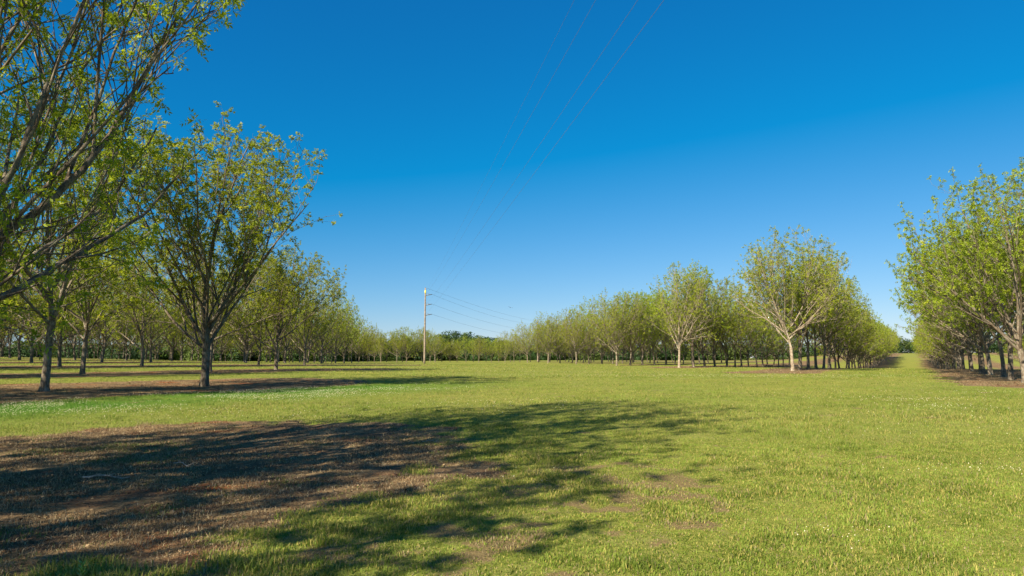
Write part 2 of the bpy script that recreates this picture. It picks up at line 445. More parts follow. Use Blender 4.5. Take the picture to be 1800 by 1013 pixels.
        for b in range(m2):
            t2 = 0.06 + 0.86 * (b + ri(0, 1)) / m2
            q2, dd2, rr2 = at(p1, di1, ra1, t2)
            d2 = side_dir(dd2, R(ri(22, 52)))
            d2 = (d2 + Vector((0, 0, 0.18))).normalized()
            ln2 = max(0.8, reach(q2, d2, 8.5) * ri(0.72, 1.04))
            r2 = min(rr2 * 0.62, 0.010 + 0.0065 * ln2)
            p2, ra2, di2 = path(q2, d2, ln2, 7, 0.11, 0.035, r2, 0.010)
            tb.add(p2, ra2, 5 if detail > 1 else 4)
            m3 = max(3, int(n3 * ln2 / 4.5 + 0.5))
            for c in range(m3):
                t3 = 0.12 + 0.88 * (c + ri(0, 1)) / m3
                q3, dd3, rr3 = at(p2, di2, ra2, min(t3, 1))
                d3 = (side_dir(dd3, R(ri(22, 60))) + Vector((0, 0, 0.18))).normalized()
                ln3 = min(ri(0.8, 2.3), reach(q3, d3, 2.4) * ri(0.8, 1.1))
                p3, ra3, di3 = path(q3, d3, ln3, 3, 0.13, 0.07, max(min(rr3 * 0.6, 0.018), 0.009), 0.007)
                tb.add(p3, ra3, 4 if detail > 1 else 3)
                m4 = max(2, int(n4 * ln3 / 1.4 + 0.5))
                for e in range(m4):
                    t4 = 0.2 + 0.8 * (e + ri(0, 1)) / m4
                    q4, dd4, rr4 = at(p3, di3, ra3, min(t4, 1))
                    d4 = (side_dir(dd4, R(ri(20, 60))) + Vector((0, 0, 0.2))).normalized()
                    twig(q4, d4, ri(0.25, 0.75), 0.0065)
            # upright shoots breaking the outline
            if t2 > 0.45 and rg.random() < 0.6:
                q2, dd2, rr2 = at(p2, di2, ra2, 1.0)
                d2 = (side_dir(dd2, R(ri(5, 25))) + Vector((0, 0, 0.6))).normalized()
                p5, ra5, di5 = path(q2, d2, ri(0.5, 1.5), 4, 0.07, 0.10, 0.010, 0.006)
                tb.add(p5, ra5, 3)
                for c in range(3):
                    q3, dd3, _ = at(p5, di5, ra5, 0.4 + 0.3 * c)
                    CP.append(q3[:]); CA.append(dd3[:])
    tm = tb.mesh('pecan_trunk_mesh'); tm.materials.append(M_BARK)
    lm = leaves_mesh('pecan_crown_mesh', np.array(CP), np.array(CA), rs, per, pairs, L, lf, wd, yellow=yellow)
    return tm, lm, len(CP)

VAR = {}
# near: the tree overhanging from the left; mid: single trees one can study; far: filling the rows
NEAR_X, NEAR_Y = from_nv(-11.3, 1.0)
def near_pt(px, py, Y):           # a point of the photograph at distance Y, relative to the near tree's base
    p = math.atan((HZ - 506.5) / F); q = (506.5 - py)
    d = Vector(((px - 900) , F * math.cos(p) - q * math.sin(p), F * math.sin(p) + q * math.cos(p))) * (1.0)
    v = Vector((0, 0, EYE)) + d * (Y / d.y)
    return (v.x - NEAR_X, v.y - NEAR_Y, v.z - H(NEAR_X, NEAR_Y))
NEAR_LIMBS = [
    (0.062, [near_pt(-150, 470, 7.4), near_pt(0, 415, 8.0), (near_pt(100, 338, 8.4)), near_pt(182, 255, 8.8), near_pt(235, 160, 9.1), near_pt(292, 60, 9.3), near_pt(332, -5, 9.5), near_pt(372, -90, 9.6)]),
    (0.055, [near_pt(-150, 575, 7.2), near_pt(0, 522, 7.8), near_pt(110, 462, 8.6), near_pt(200, 408, 9.4), near_pt(262, 368, 10.0), near_pt(305, 318, 10.4)]),
    (0.042, [near_pt(-160, 540, 8.0), near_pt(0, 488, 8.8), near_pt(70, 440, 9.4), near_pt(170, 372, 10.2), near_pt(230, 300, 10.8), near_pt(275, 225, 11.2)]),
    (0.048, [near_pt(-120, 430, 7.2), near_pt(0, 345, 7.6), near_pt(55, 215, 7.9), near_pt(110, 95, 8.2), near_pt(160, -20, 8.4), near_pt(190, -120, 8.5)]),
    (0.042, [near_pt(-140, 330, 7.6), near_pt(-20, 120, 8.2), near_pt(30, 40, 8.4), near_pt(70, -60, 8.6)]),
    (0.036, [near_pt(-130, 480, 8.6), near_pt(10, 380, 9.6), near_pt(90, 240, 10.2), near_pt(130, 150, 10.6), near_pt(200, 40, 11.0), near_pt(240, -60, 11.2)]),
]
VAR['near'] = grow_tree(11, 14.0, width=6.2, trunk_h=1.95, low=0.9, limbs=[(60, 8, 1.0), (345, 45, 1.0), (110, 45, 0.8), (150, 35, 0.9), (190, 45, 0.9), (235, 50, 0.9), (290, 45, 0.9), (200, 15, 1.0)], traced=NEAR_LIMBS,
                        n2=7, n3=5, n4=3, per=6, pairs=4, L=0.17, lf=0.072, wd=0.18, detail=2, r0=0.21, extra=0.3, upl=0.03)
MID = [grow_tree(100 + 7 * q, 13.6, width=[6.8, 6.4, 6.2, 6.6, 6.3][q], trunk_h=[2.4, 2.4, 3.3, 2.3, 2.8][q], nlimb=[7, 7, 8, 7, 8][q], n2=9, per=6, pairs=2, L=0.13, lf=0.12, wd=0.26, low=0.3,
                 n4=4, extra=0.08, dens=0.80, r0=[.185, .19, .175, .18, .20][q]) for q in range(5)]
SPARSE = [grow_tree(300 + 7 * q, 15.0, width=6.8, trunk_h=2.5 + 0.2 * q, nlimb=8, n2=9, per=7, pairs=1, L=0.13, lf=0.14, wd=0.30, n3=8, n4=4,
                    extra=0.0, dens=0.55, yellow=0.15, r0=0.17) for q in range(3)]
FARV = [grow_tree(500 + 7 * q, 14.4, width=[6.2, 6.6, 6.0, 6.4, 6.2, 5.6, 6.8][q], trunk_h=[2.1, 2.0, 2.5, 1.9, 2.2, 2.8, 1.8][q], nlimb=[7, 7, 6, 7, 8, 6, 7][q], n2=8, n3=7, n4=3, per=6, pairs=1,
                  L=0.16, lf=0.17, wd=0.30, extra=0.08, dens=[0.85, 0.7, 0.9, 0.75, 0.85, 0.65, 0.8][q], yellow=0.09, low=1.0, lean=0.06, r0=.18) for q in range(7)]
for v_ in SPARSE: v_[0].materials[0] = M_BARK_SUNLIT
print('clusters', VAR['near'][2], MID[0][2], SPARSE[0][2], FARV[0][2])

PROTO = {}
rg = random.Random(77)
def tree(var, n=None, s=None, xy=None, rz=0.0, sc=1.0, label='', group=None, szt=1.0, exact=False):
    x, y = xy if xy else from_nv(n, s)
    root = empty('pecan_tree', (x, y, H(x, y)), rz); root.scale = (sc * rg.uniform(0.94, 1.07), sc * rg.uniform(0.94, 1.07), sc * szt)
    root.rotation_euler = (rg.gauss(0, 0.022), rg.gauss(0, 0.022), rz)
    if exact: root.scale = (1, 1, 1); root.rotation_euler = (0, 0, rz)
    tag(root, label, 'tree', group)
    key = id(var)
    if key not in PROTO:
        a = link('trunk', var[0], None, root); b = link('crown', var[1], None, root); PROTO[key] = (a, b)
    else:
        for o in PROTO[key]:
            c = o.copy(); COL.objects.link(c); c.parent = root
    return root

def px2g(px, py, h=EYE):          # photograph pixel on flat ground -> x, y
    D = h * F / (py - HZ); return (px - 900) / F * D, D

ORD = ['first', 'second', 'third', 'fourth', 'fifth', 'sixth', 'seventh', 'eighth', 'ninth', 'tenth', 'eleventh', 'twelfth']
TREES = 0
# ---- the named trees
G_L = 'pecan trees of the left orchard block'; G_R = 'pecan trees of the orchard beyond the field'; G_A = 'pecan trees right of the grassy lane'
G_S = 'pecan trees of the first row outside the left edge'
tree(VAR['near'], n=-11.3, s=1.0, rz=0, exact=True, label='large pecan tree whose limbs overhang the top left corner of the view', group=G_S)
for q, (s_, lab) in enumerate([(-6.75, ''), (-14.5, ''), (-22.2, '')]):
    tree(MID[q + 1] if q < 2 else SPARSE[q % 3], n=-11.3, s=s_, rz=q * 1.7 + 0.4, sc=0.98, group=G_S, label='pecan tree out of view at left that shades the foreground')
tree(MID[2], xy=px2g(85, 690), rz=0.6, sc=0.98, label='dark trunked pecan tree nearest the left edge, beside the clover', group=G_L)
tree(MID[0], xy=px2g(363, 680), rz=2.2, sc=1.17, szt=0.875, label='tall forked pecan tree on the reddish strip, ending the nearest left row', group=G_L)
for q in range(1, 4):
    tree(MID[(q + 1) % 4], n=-33.6, s=16.0 - 7.75 * q, rz=q * 2.1, sc=0.97, label='pecan tree of the nearest left row, outside the left edge of the view', group=G_L)
SP = 7.75
def ray_s(px, n):                 # s of the point of row n seen at column px
    k = (px - 900) / F            # X = k*Y ; n = Y*(k*UY-UX)
    Yv = n / (k * UY - UX); return k * Yv * UX + Yv * UY
def visible(x, y, m=6.5):
    if y < 4: return False
    a = F * (x - m) / y + 900; b = F * (x + m) / y + 900
    return b > -15 and a < 1815
rowname_L = ['second', 'third', 'fourth', 'fifth', 'sixth', 'seventh', 'eighth', 'ninth', 'tenth', 'eleventh', 'twelfth']
# ---- left block rows, counted from the field side (rightmost tree first)
left_rows = [(-53.5, 491), (-72.5, 539), (-91.5, 566), (-110.5, 590), (-129.5, 606), (-148.5, 620), (-167.5, 632), (-186.5, 640), (-205.5, 650)]
for ri_, (n, pxe) in enumerate(left_rows):
    s_end = ray_s(pxe, n); k = 0
    while True:
        s = s_end - SP * k + (rg.uniform(-0.5, 0.5) if k else 0)
        x, y = from_nv(n, s)
        if ri_ == 0 and k == 2: s = 27.9
        if ri_ == 0 and k == 3: k += 1; continue        # a missing tree
        if s < -60 or k > 24: break
        if visible(x, y) or visible(x + 8.0, y + 9.8, 4):
            D = math.hypot(x, y)
            v = MID[(k + ri_ * 3) % 5] if D < 75 else FARV[(k * 2 + ri_) % 7]
            if k < 8 and ri_ < 6:
                lab = f'{ORD[k]} pecan tree from the field end of the {rowname_L[ri_]} left row' if k else f'pecan tree at the field end of the {rowname_L[ri_]} left row'
            else: lab = 'leafy pecan tree deep inside the left orchard block'
            tree(v, n=n + rg.uniform(-.3, .3), s=s, rz=rg.uniform(0, 6.28), sc=rg.uniform(0.86, 1.0), label=lab, group=G_L); TREES += 1
        k += 1
# ---- block beyond the field: rows start where the photograph shows the front trees
front = [(-13.0, 1390, 17.0), (-32.6, 1192, 16.2), (-52.0, 1083, 14.7), (-71.5, 1012, 13.6), (-91.0, 963, 14.0), (-110.5, 927, 13.0), (-130.0, 897, 11.5)]
names_R = ['row bordering the grassy lane', 'second row left of the grassy lane', 'third row left of the grassy lane', 'fourth row left of the grassy lane',
           'fifth row left of the grassy lane', 'sixth row left of the grassy lane', 'seventh row left of the grassy lane']
for ri_, (n, px, Ht) in enumerate(front):
    s0 = ray_s(px, n)
    kmax = [44, 15, 13, 12, 12, 10, 9][ri_]
    for k in range(kmax):
        s = s0 + SP * k + (rg.uniform(-0.5, 0.5) if k else 0)
        x, y = from_nv(n, s)
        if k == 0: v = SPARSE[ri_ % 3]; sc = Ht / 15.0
        else: v = FARV[(k * 3 + ri_) % 7] if (k > 2 or ri_ > 2) else MID[(k + ri_) % 4]; sc = rg.uniform(0.96, 1.13) * (Ht / 15.3 if ri_ > 3 else 1) * (1.10 if k < 5 and ri_ < 3 else 1)
        if k == 0: lab = ['pale trunked pecan tree standing alone in front at the lane corner', 'pale pecan tree leading the second row left of the grassy lane',
                          'slender pale pecan tree leading the third row left of the lane', 'small pecan tree leading the fourth row left of the lane',
                          'small pecan tree leading the fifth row left of the lane', 'small pecan tree leading the sixth row left of the lane',
                          'small pecan tree leading the seventh row, nearest the distant woods'][ri_]
        elif k < 9: lab = f'{ORD[k]} pecan tree along the {names_R[ri_]}'
        else: lab = 'distant pecan tree deep inside the orchard beyond the field'
        tree(v, n=n + (rg.uniform(-.3, .3) if k else 0), s=s, rz=rg.uniform(0, 6.28), sc=sc, label=lab, group=G_R); TREES += 1
# ---- right of the lane
for k in range(42):
    s = 53.9 + 7.6 * k + (rg.uniform(-0.4, 0.4) if k else 0)
    v = (MID[3] if k == 0 else MID[k % 5]) if k < 7 else FARV[k % 7]
    lab = 'pale leaning pecan tree with forked trunk cut by the right edge' if k == 0 else (f'{ORD[k]} pecan tree along the row right of the lane' if k < 10 else 'distant pecan tree along the row right of the lane')
    tree(v, n=5.9 + (rg.uniform(-.3, .3) if k else 0), s=s, rz=(3.6 if k == 0 else rg.uniform(0, 6.28)), sc=(1.05 if k == 0 else rg.uniform(0.9, 1.05)), label=lab, group=G_A); TREES += 1
for ri_, (n, s0, km) in enumerate([(25.2, 60, 22), (44.6, 80, 22), (64, 120, 8)]):
    for k in range(km):
        s = s0 + SP * k; x, y = from_nv(n, s)
        if not visible(x, y, 5): continue
        lab = f'pecan tree in the {["second", "third", "fourth"][ri_]} row right of the lane, seen between the trunks'
        tree(FARV[(k + ri_) % 7], n=n + rg.uniform(-.3, .3), s=s, rz=rg.uniform(0, 6.28), sc=rg.uniform(0.88, 1.0), label=lab, group=G_A); TREES += 1
# ---- the low trees in the middle distance, left and right of the pole
fx = 645; q = 0
while fx < 905:
    for dd in range(2):
        D = 236 + rg.uniform(-6, 6) + dd * 17; px = fx + dd * 12 + rg.uniform(-3, 3)
        x = (px - 900) / F * D
        lab = (f'low bushy tree in the far line, {ORD[q]} from the left block' if q < 12 and dd == 0 else 'low bushy tree in the far line behind the utility pole')
        tree(FARV[(q + dd * 2) % 7], xy=(x, D), rz=rg.uniform(0, 6.28), sc=(rg.uniform(0.72, 0.86) if px < 770 else rg.uniform(0.52, 0.66)) , szt=0.95, label=lab, group='low trees in the far line'); TREES += 1
    q += 1; fx += rg.uniform(20, 27)
print('TREES', TREES)

# ------------------------------------------------------------------ distant woods behind everything (nobody could count them)
def woods(name, spots, seed, cols, label):
    rs = np.random.RandomState(seed); V = []; C = []
    for (x, y, h, r) in spots:
        z0 = H(x, y); nb = rs.randint(9, 14)
        cen = np.stack([rs.normal(0, r * 0.42, nb), rs.normal(0, r * 0.42, nb), rs.uniform(0.08, 0.86, nb) * h], 1)
        rad = r * rs.uniform(0.35, 0.62, nb)
        m = int(1500 * (r / 6)); b = rs.randint(0, nb, m)
        d = rs.normal(size=(m, 3)); d /= np.linalg.norm(d, axis=1)[:, None]
        p = cen[b] + d * (rad[b] * rs.uniform(0.7, 1.05, m))[:, None]; p[:, 2] = np.clip(p[:, 2], 0.2, h)
        u = np.cross(d, rs.normal(size=(m, 3))); u /= np.linalg.norm(u, axis=1)[:, None]; v = np.cross(d + rs.normal(0, .5, (m, 3)), u)
        sz = rs.uniform(0.25, 0.5, m)[:, None]
        p = p + np.array([x, y, z0])
        V.append(np.stack([p - u * sz, p - v * sz * 0.7, p + u * sz, p + v * sz * 0.7], 1))
        c = cols[rs.randint(len(cols))] * rs.uniform(0.8, 1.2)
        C.append(np.repeat(c[None] * rs.uniform(0.75, 1.25, (m, 1)), 4, 0))
    V = np.concatenate(V).reshape(-1, 3); C = np.concatenate(C); nf = len(V) // 4
    me = mesh_np(name, V, np.arange(nf * 4), np.full(nf, 4)); vcol(me, 'tone', C)
    o = link(name, me, M_BLADE); tag(o, label, 'woods', kind='stuff'); return o
rs = np.random.RandomState(9); spots = []
for px in np.arange(-60, 1300, 5.5):
    D = rs.uniform(330, 380); hh = rs.uniform(8, 11)
    if 765 < px < 885: hh = rs.uniform(11.5, 16.5) if px < 850 else rs.uniform(9, 13)
    if px > 885: D = rs.uniform(400, 440)
    if px < 640: D = rs.uniform(290, 330); hh = rs.uniform(5, 9)
    spots.append(((px - 900) / F * D, D, hh, rs.uniform(4.5, 7)))
for px in np.arange(1250, 1900, 8.0):
    D = rs.uniform(520, 560); spots.append(((px - 900) / F * D, D, rs.uniform(9, 16), rs.uniform(5, 8)))
dk = [np.array(c) for c in ((0.035, 0.075, 0.020), (0.060, 0.11, 0.022), (0.045, 0.085, 0.030), (0.09, 0.13, 0.03))]
woods('distant_woods', spots, 21, dk, 'dark green woods along the horizon behind the orchard')

# ------------------------------------------------------------------ grass
def blades(name, x, y, hgt, wid, col, lean, seed, mat, flat=0.0, curved=False):
    rs = np.random.RandomState(seed); N = len(x)
    z = gz(x, y) - 0.004
    a = rs.uniform(0, 2 * math.pi, N); b = a + rs.normal(0, 0.5, N) + math.pi / 2
    base = np.stack([x, y, z], 1)
    out = np.stack([np.cos(b), np.sin(b), np.zeros(N)], 1)
    wv = np.stack([np.cos(a), np.sin(a), np.zeros(N)], 1) * (wid * 0.5)[:, None]
    up = np.zeros((N, 3)); up[:, 2] = 1
    ln = np.clip(lean * rs.uniform(0.3, 1.6, N), 0, 3.0)
    tip = base + up * (hgt / np.sqrt(1 + ln ** 2))[:, None] + out * (hgt * ln / np.sqrt(1 + ln ** 2))[:, None]
    tip[:, 2] = np.maximum(tip[:, 2], z + 0.006)
    if curved:
        mid = base + up * (hgt * 0.60 / np.sqrt(1 + 0.4 * ln ** 2))[:, None] + out * (hgt * 0.3 * ln / np.sqrt(1 + ln ** 2))[:, None]
        V = np.stack([base - wv, base + wv, mid + wv * 0.8, mid - wv * 0.8, tip], 1).reshape(-1, 3)
        i = np.arange(N) * 5
        F4 = np.stack([i, i + 1, i + 2, i + 3], 1); F3 = np.stack([i + 3, i + 2, i + 4], 1)
        fl = np.concatenate([F4.ravel(), F3.ravel()]); lt = np.concatenate([np.full(N, 4), np.full(N, 3)])
        C = np.repeat(col, 5, 0)
    else:
        V = np.stack([base - wv, base + wv, tip], 1).reshape(-1, 3)
        fl = np.arange(N * 3); lt = np.full(N, 3); C = np.repeat(col, 3, 0)
    me = mesh_np(name, V, fl, lt); vcol(me, 'tone', C); me.materials.append(mat)
    return me
def join_np(name, meshes, mat):
    o = None; objs = []
    for m_ in meshes:
        ob = bpy.data.objects.new(name, m_); COL.objects.link(ob); objs.append(ob)
    import bmesh
    return objs
def scatter(seed, N, d0, d1, power, margin=0.06):
    """points in the view wedge, density falling as distance**-power"""
    rs = np.random.RandomState(seed); u = rs.rand(N)
    e = 2 - power
    if abs(e) < 1e-6: D = d0 * (d1 / d0) ** u
    else: D = (d0 ** e + u * (d1 ** e - d0 ** e)) ** (1 / e)
    k = rs.uniform(-0.75 - margin, 0.75 + margin, N)
    extra = rs.uniform(-1.2, 1.2, N)
    return D * k + extra, D, rs
def grass_cols(x, y, rs):
    N = len(x)
    g1 = np.array([0.095, 0.145, 0.015]); g2 = np.array([0.220, 0.295, 0.045]); g3 = np.array([0.37, 0.33, 0.09]); g4 = np.array([0.46, 0.37, 0.20])
    t = clamp01(0.5 + (fbm(x * 0.8 + 5, y * 0.8, 3) - 0.5) * 1.3 + (fbm(x * 4 + 5, y * 4, 3) - 0.5) * 1.8 + rs.normal(0, 0.25, N))
    c = g1[None] * (1 - t[:, None]) + g2[None] * t[:, None]
    yl = rs.rand(N) < clamp01(0.13 + 0.8 * (fbm(x * 0.22 + 9, y * 0.22 + 3, 3) - 0.40) + 0.12 * np.exp(-((y - 7) / 5) ** 2))
    c[yl] = g3 * rs.uniform(0.8, 1.15, (yl.sum(), 1))
    W = worn(x, y); wn = rs.rand(N) < (0.05 + 0.40 * W)
    c[wn] = g4 * rs.uniform(0.4, 0.9, (wn.sum(), 1))
    cl = clover(x, y)[:, None]
    c = c * (1 - cl * 0.85) + cl * 0.85 * np.array([0.075, 0.20, 0.022])[None] * rs.uniform(0.7, 1.4, (N, 1))
    return c
def straw_cols(x, y, rs):
    N = len(x)
    pal = np.array([[0.36, 0.27, 0.145], [0.19, 0.130, 0.066], [0.10, 0.062, 0.030], [0.48, 0.39, 0.23], [0.22, 0.15, 0.078]])
    return pal[rs.randint(0, 5, N)] * rs.uniform(0.7, 1.15, (N, 1))
def field(seed, N, d0, d1, power, h0, w0, curved, wscale):
    x, y, rs = scatter(seed, N, d0, d1, power)
    sm = soil(x, y); W = worn(x, y)
    on_soil = sm > rs.uniform(0.25, 0.75, N)
    # green blades
    clump = fbm(x * 3.1 + 50, y * 3.1 + 20, 3)
    keep = (~on_soil) & (rs.rand(N) > W * 0.45) & (rs.rand(N) < 0.45 + clump * 1.1)
    tuft = clamp01((fbm(x * 1.3 + 80, y * 1.3, 3) - 0.5) * 4)
    hh = h0 * rs.uniform(0.4, 1.3, N) * (0.8 + 0.5 * clamp01(fbm(x * 0.45 + 3, y * 0.45 + 90, 2) * 3 - 1.2)) * (0.65 + 0.8 * tuft + 0.7 * clamp01(clump * 2.6 - 1.2)) * (1 - 0.45 * W)
    ww = w0 * rs.uniform(0.6, 1.4, N) * (y / d0) ** wscale
    ms = [blades('grass', x[keep], y[keep], hh[keep], ww[keep], grass_cols(x[keep], y[keep], rs), np.full(keep.sum(), 0.75), seed + 1, M_BLADE, curved=curved)]
    # dead blades and thatch on the soil
    lush = fbm(x * 0.9 + 15, y * 0.9 + 66, 4)
    k2 = on_soil & (rs.rand(N) < clamp01(0.10 + (lush - 0.38) * 3.2))
    gr = rs.rand(k2.sum()) < 0.03 + 0.45 * clamp01((fbm(x[k2] * 1.1 + 7, y[k2] * 1.1 + 44, 4) - 0.58) * 9)
    cc = straw_cols(x[k2], y[k2], rs); cc[gr] = np.array([0.12, 0.17, 0.03])
    ms.append(blades('straw', x[k2], y[k2], h0 * rs.uniform(0.5, 1.5, k2.sum()) * 0.95, ww[k2] * 0.75, cc, rs.uniform(0.4, 2.6, k2.sum()), seed + 2, M_STRAW, curved=curved))
    # straw in the turf
    return ms
def merge(name, ms, label, cat):
    """numpy join of several blade meshes into ONE mesh"""
    V = []; L = []; T = []; C = []; off = 0
    for m_ in ms:
        nv = len(m_.vertices); v = np.empty(nv * 3, np.float32); m_.vertices.foreach_get('co', v); V.append(v.reshape(-1, 3))
        l = np.empty(len(m_.loops), np.int32); m_.loops.foreach_get('vertex_index', l); L.append(l + off)
        t = np.empty(len(m_.polygons), np.int32); m_.polygons.foreach_get('loop_total', t); T.append(t)
        c = np.empty(nv * 4, np.float32); m_.attributes['tone'].data.foreach_get('color', c); C.append(c.reshape(-1, 4)[:, :3]); off += nv
        mat = m_.materials[0]; bpy.data.meshes.remove(m_)
    me = mesh_np(name, np.concatenate(V), np.concatenate(L), np.concatenate(T)); vcol(me, 'tone', np.concatenate(C))
    o = link(name, me, mat); tag(o, label, cat, kind='stuff'); return o
A = field(1000, 420000, 4.3, 13.0, 0.6, 0.044, 0.0065, True, 0.2)
B = field(2000, 650000, 12.0, 60.0, 1.9, 0.060, 0.0075, False, 0.75)
C_ = field(3000, 260000, 55.0, 190.0, 1.9, 0.10, 0.030, False, 0.8)
merge('grass', [A[0], B[0], C_[0]], 'green and yellowing turf grass covering the open field', 'grass')
merge('dry_grass', [A[1], B[1], C_[1]], 'dead brown and straw coloured grass standing on the bare soil strips', 'grass')

# ------------------------------------------------------------------ fallen leaves, husks and bits of twig on the soil
def litter():
    x, y, rs = scatter(900, 60000, 4.5, 45.0, 1.4); k = soil(x, y) > 0.55; x = x[k]; y = y[k]; N = len(x)
    a = rs.uniform(0, 6.28, N); tw = rs.rand(N) < 0.3
    l = np.where(tw, rs.uniform(0.04, 0.16, N), rs.uniform(0.015, 0.04, N)) * (1 + y * 0.02); w_ = np.where(tw, 0.0025, l * 0.3) * (1 + y * 0.03)
    z = gz(x, y) + rs.uniform(0.004, 0.02, N)
    d = np.stack([np.cos(a), np.sin(a), rs.normal(0, 0.25, N)], 1) * l[:, None]; sd = np.stack([-np.sin(a), np.cos(a), rs.normal(0, 0.4, N)], 1) * w_[:, None]
    p = np.stack([x, y, z], 1)
    V = np.stack([p - d / 2, p + sd, p + d / 2 + [0, 0, 0.006], p - sd], 1).reshape(-1, 3)
    pal = np.array([[0.20, 0.11, 0.05], [0.09, 0.05, 0.025], [0.34, 0.24, 0.13], [0.14, 0.085, 0.045]])
    c = np.repeat(pal[rs.randint(0, 4, N)] * rs.uniform(0.7, 1.3, (N, 1)), 4, 0)
    me = mesh_np('leaf_litter', V, np.arange(4 * N), np.full(N, 4)); vcol(me, 'tone', c)
    tag(link('leaf_litter', me, M_STRAW), 'brown leaf and twig litter strewn on the bare soil', 'litter', kind='stuff')
litter()

# ------------------------------------------------------------------ clover flowers
def flowers():
    rs = np.random.RandomState(31); XS = []; YS = []
    def cloud(cx, cy, rx, ry, N):
        XS.append(cx + rs.normal(0, rx, N)); YS.append(cy + rs.normal(0, ry, N))
    N = 34000; n = rs.uniform(-30, -19, N); s = rs.uniform(-5, 44, N)
    x, y = n * UY + s * UX, -n * UX + s * UY
    k = rs.rand(N) < clover(x, y) * 1.0 * clamp01((fbm(x * 0.5 + 60, y * 0.5, 3) - 0.36) * 5) * (1 - sstep(20, 38, s) * 0.97); XS.append(x[k]); YS.append(y[k])
    for px, py, rx, ry, N in [(1455, 943, .28, .22, 18), (1590, 703, 1.6, .8, 120), (1640, 716, 1.0, .8, 90), (1755, 826, 1.0, .25, 60), (1720, 690, 4, 1, 120), (900, 712, 2.0, 2.0, 160),
                              (905, 838, .6, .4, 20), (1300, 662, 9, 1.4, 420), (1180, 660, 12, 1.5, 420), (1060, 655, 10, 2, 260), (1430, 664, 6, 1.5, 220), (500, 738, 1.6, 1, 120), (230, 724, 2.5, 1, 240),
                              (760, 652, 9, 2, 160), (1700, 750, 3, 2, 90)]:
        cx, cy = px2g(px, py); cloud(cx, cy, rx, ry, N)
    x = np.concatenate(XS); y = np.concatenate(YS)
    k = (y > 4.5) & (soil(x, y) < 0.4); x = x[k]; y = y[k]; N = len(x)
    r = rs.uniform(0.0045, 0.0085, N) * (1 + np.clip(y - 8, 0, 14) * 0.04 + np.clip(y - 22, 0, 60) * 0.012); z = gz(x, y) + rs.uniform(0.05, 0.11, N)
    oct_ = np.array([[1, 0, 0], [0, 1, 0], [-1, 0, 0], [0, -1, 0], [0, 0, 1], [0, 0, -0.8]])
    V = np.stack([x, y, z], 1)[:, None] + oct_[None] * r[:, None, None]
    f = np.array([[0, 1, 4], [1, 2, 4], [2, 3, 4], [3, 0, 4], [1, 0, 5], [2, 1, 5], [3, 2, 5], [0, 3, 5]])
    Fc = (f[None] + (np.arange(N) * 6)[:, None, None]).reshape(-1, 3)
    cols = np.repeat(np.array([[0.80, 0.74, 0.52]]) * rs.uniform(0.75, 1.05, (N, 1)), 6, 0)
    # stems
    W_ = np.array([[0.0012, 0, 0], [-0.0012, 0, 0]])
    g0 = gz(x, y); st = np.stack([np.stack([x + .0012, y, g0], 1), np.stack([x - .0012, y, g0], 1), np.stack([x, y, z], 1)], 1).reshape(-1, 3)
    Fs = (np.arange(N * 3).reshape(-1, 3)) + N * 6
    me = mesh_np('clover_flowers', np.concatenate([V.reshape(-1, 3), st]), np.concatenate([Fc.ravel(), Fs.ravel()]), np.full(len(Fc) + N, 3))
    vcol(me, 'tone', np.concatenate([cols, np.repeat(np.array([[0.08, 0.16, 0.03]]), N * 3, 0)]))
    o = link('clover_flowers', me, M_PETAL); tag(o, 'small white clover blossoms scattered in patches over the turf', 'flowers', kind='stuff')
flowers()

# ------------------------------------------------------------------ utility poles
def lathe_tube(pts, rad, k, name, mat, parent=None, cap=True):
    t = Tubes(); t.add(pts, rad, k); me = t.mesh(name)
    if cap:
        import bmesh
        bm = bmesh.new(); bm.from_mesh(me); bmesh.ops.holes_fill(bm, edges=bm.edges, sides=k); bm.to_mesh(me); bm.free()
    return link(name, me, mat, parent)
POLE_H = 19.4
ATT = [19.25, 17.7, 15.2, 12.6]                  # heights of the shield wire and the three conductors
def pole(x, y, label, rz=0.0, sink=0.0):
    z0 = H(x, y) - sink
    r = empty('utility_pole', (x, y, z0), rz); tag(r, label, 'utility pole', 'poles of the power line')
    pts = [(0.35 * (1 - q / 10) * 0 , 0, -0.3 + (POLE_H + 0.3) * q / 10) for q in range(11)]
    lathe_tube(pts, [0.27 - 0.11 * q / 10 for q in range(11)], 16, 'shaft', M_CONC, r)
    lathe_tube([(0, 0, POLE_H), (0, 0, POLE_H + 0.1)], [0.165, 0.12], 12, 'cap', M_STEEL, r)
    b = lathe_tube([(0.0, 0, 17.95), (0.0, 0, 18.75)], [0.18, 0.178], 16, 'marker_band', M_YEL, r)
    for z in ATT[1:]:
        a = lathe_tube([(0.18, 0, z - 0.22), (0.7, 0, z - 0.12), (1.75, 0, z + 0.05)], [0.11, 0.10, 0.07], 8, 'insulator_arm', M_STEEL, r)
        for j in range(7):
            xx = 0.75 + j * 0.13; zz = z - 0.11 + j * 0.13 * 0.162
            lathe_tube([(xx, 0, zz), (xx + 0.03, 0, zz + 0.005)], [0.12, 0.10], 10, 'insulator_disc', M_STEEL, a)
        lathe_tube([(0.18, 0, z + 0.42), (1.15, 0, z + 0.04)], [0.03, 0.03], 6, 'brace', M_STEEL, r)
    lathe_tube([(0.2, 0, 19.1), (0.55, 0, 19.25)], [0.03, 0.03], 6, 'wire_bracket', M_STEEL, r)
    return z0
PX, PY = px2g(747, 640)
P0 = (PX, PY); P2 = (11.3, 302.0); PN = (PX + 0.168 * (PY + 150), -150.0)
zA = pole(*P0, 'tall pale concrete utility pole with three side arms beyond the field')
zB = pole(*P2, 'second utility pole far off, mostly hidden behind the orchard', sink=1.8)
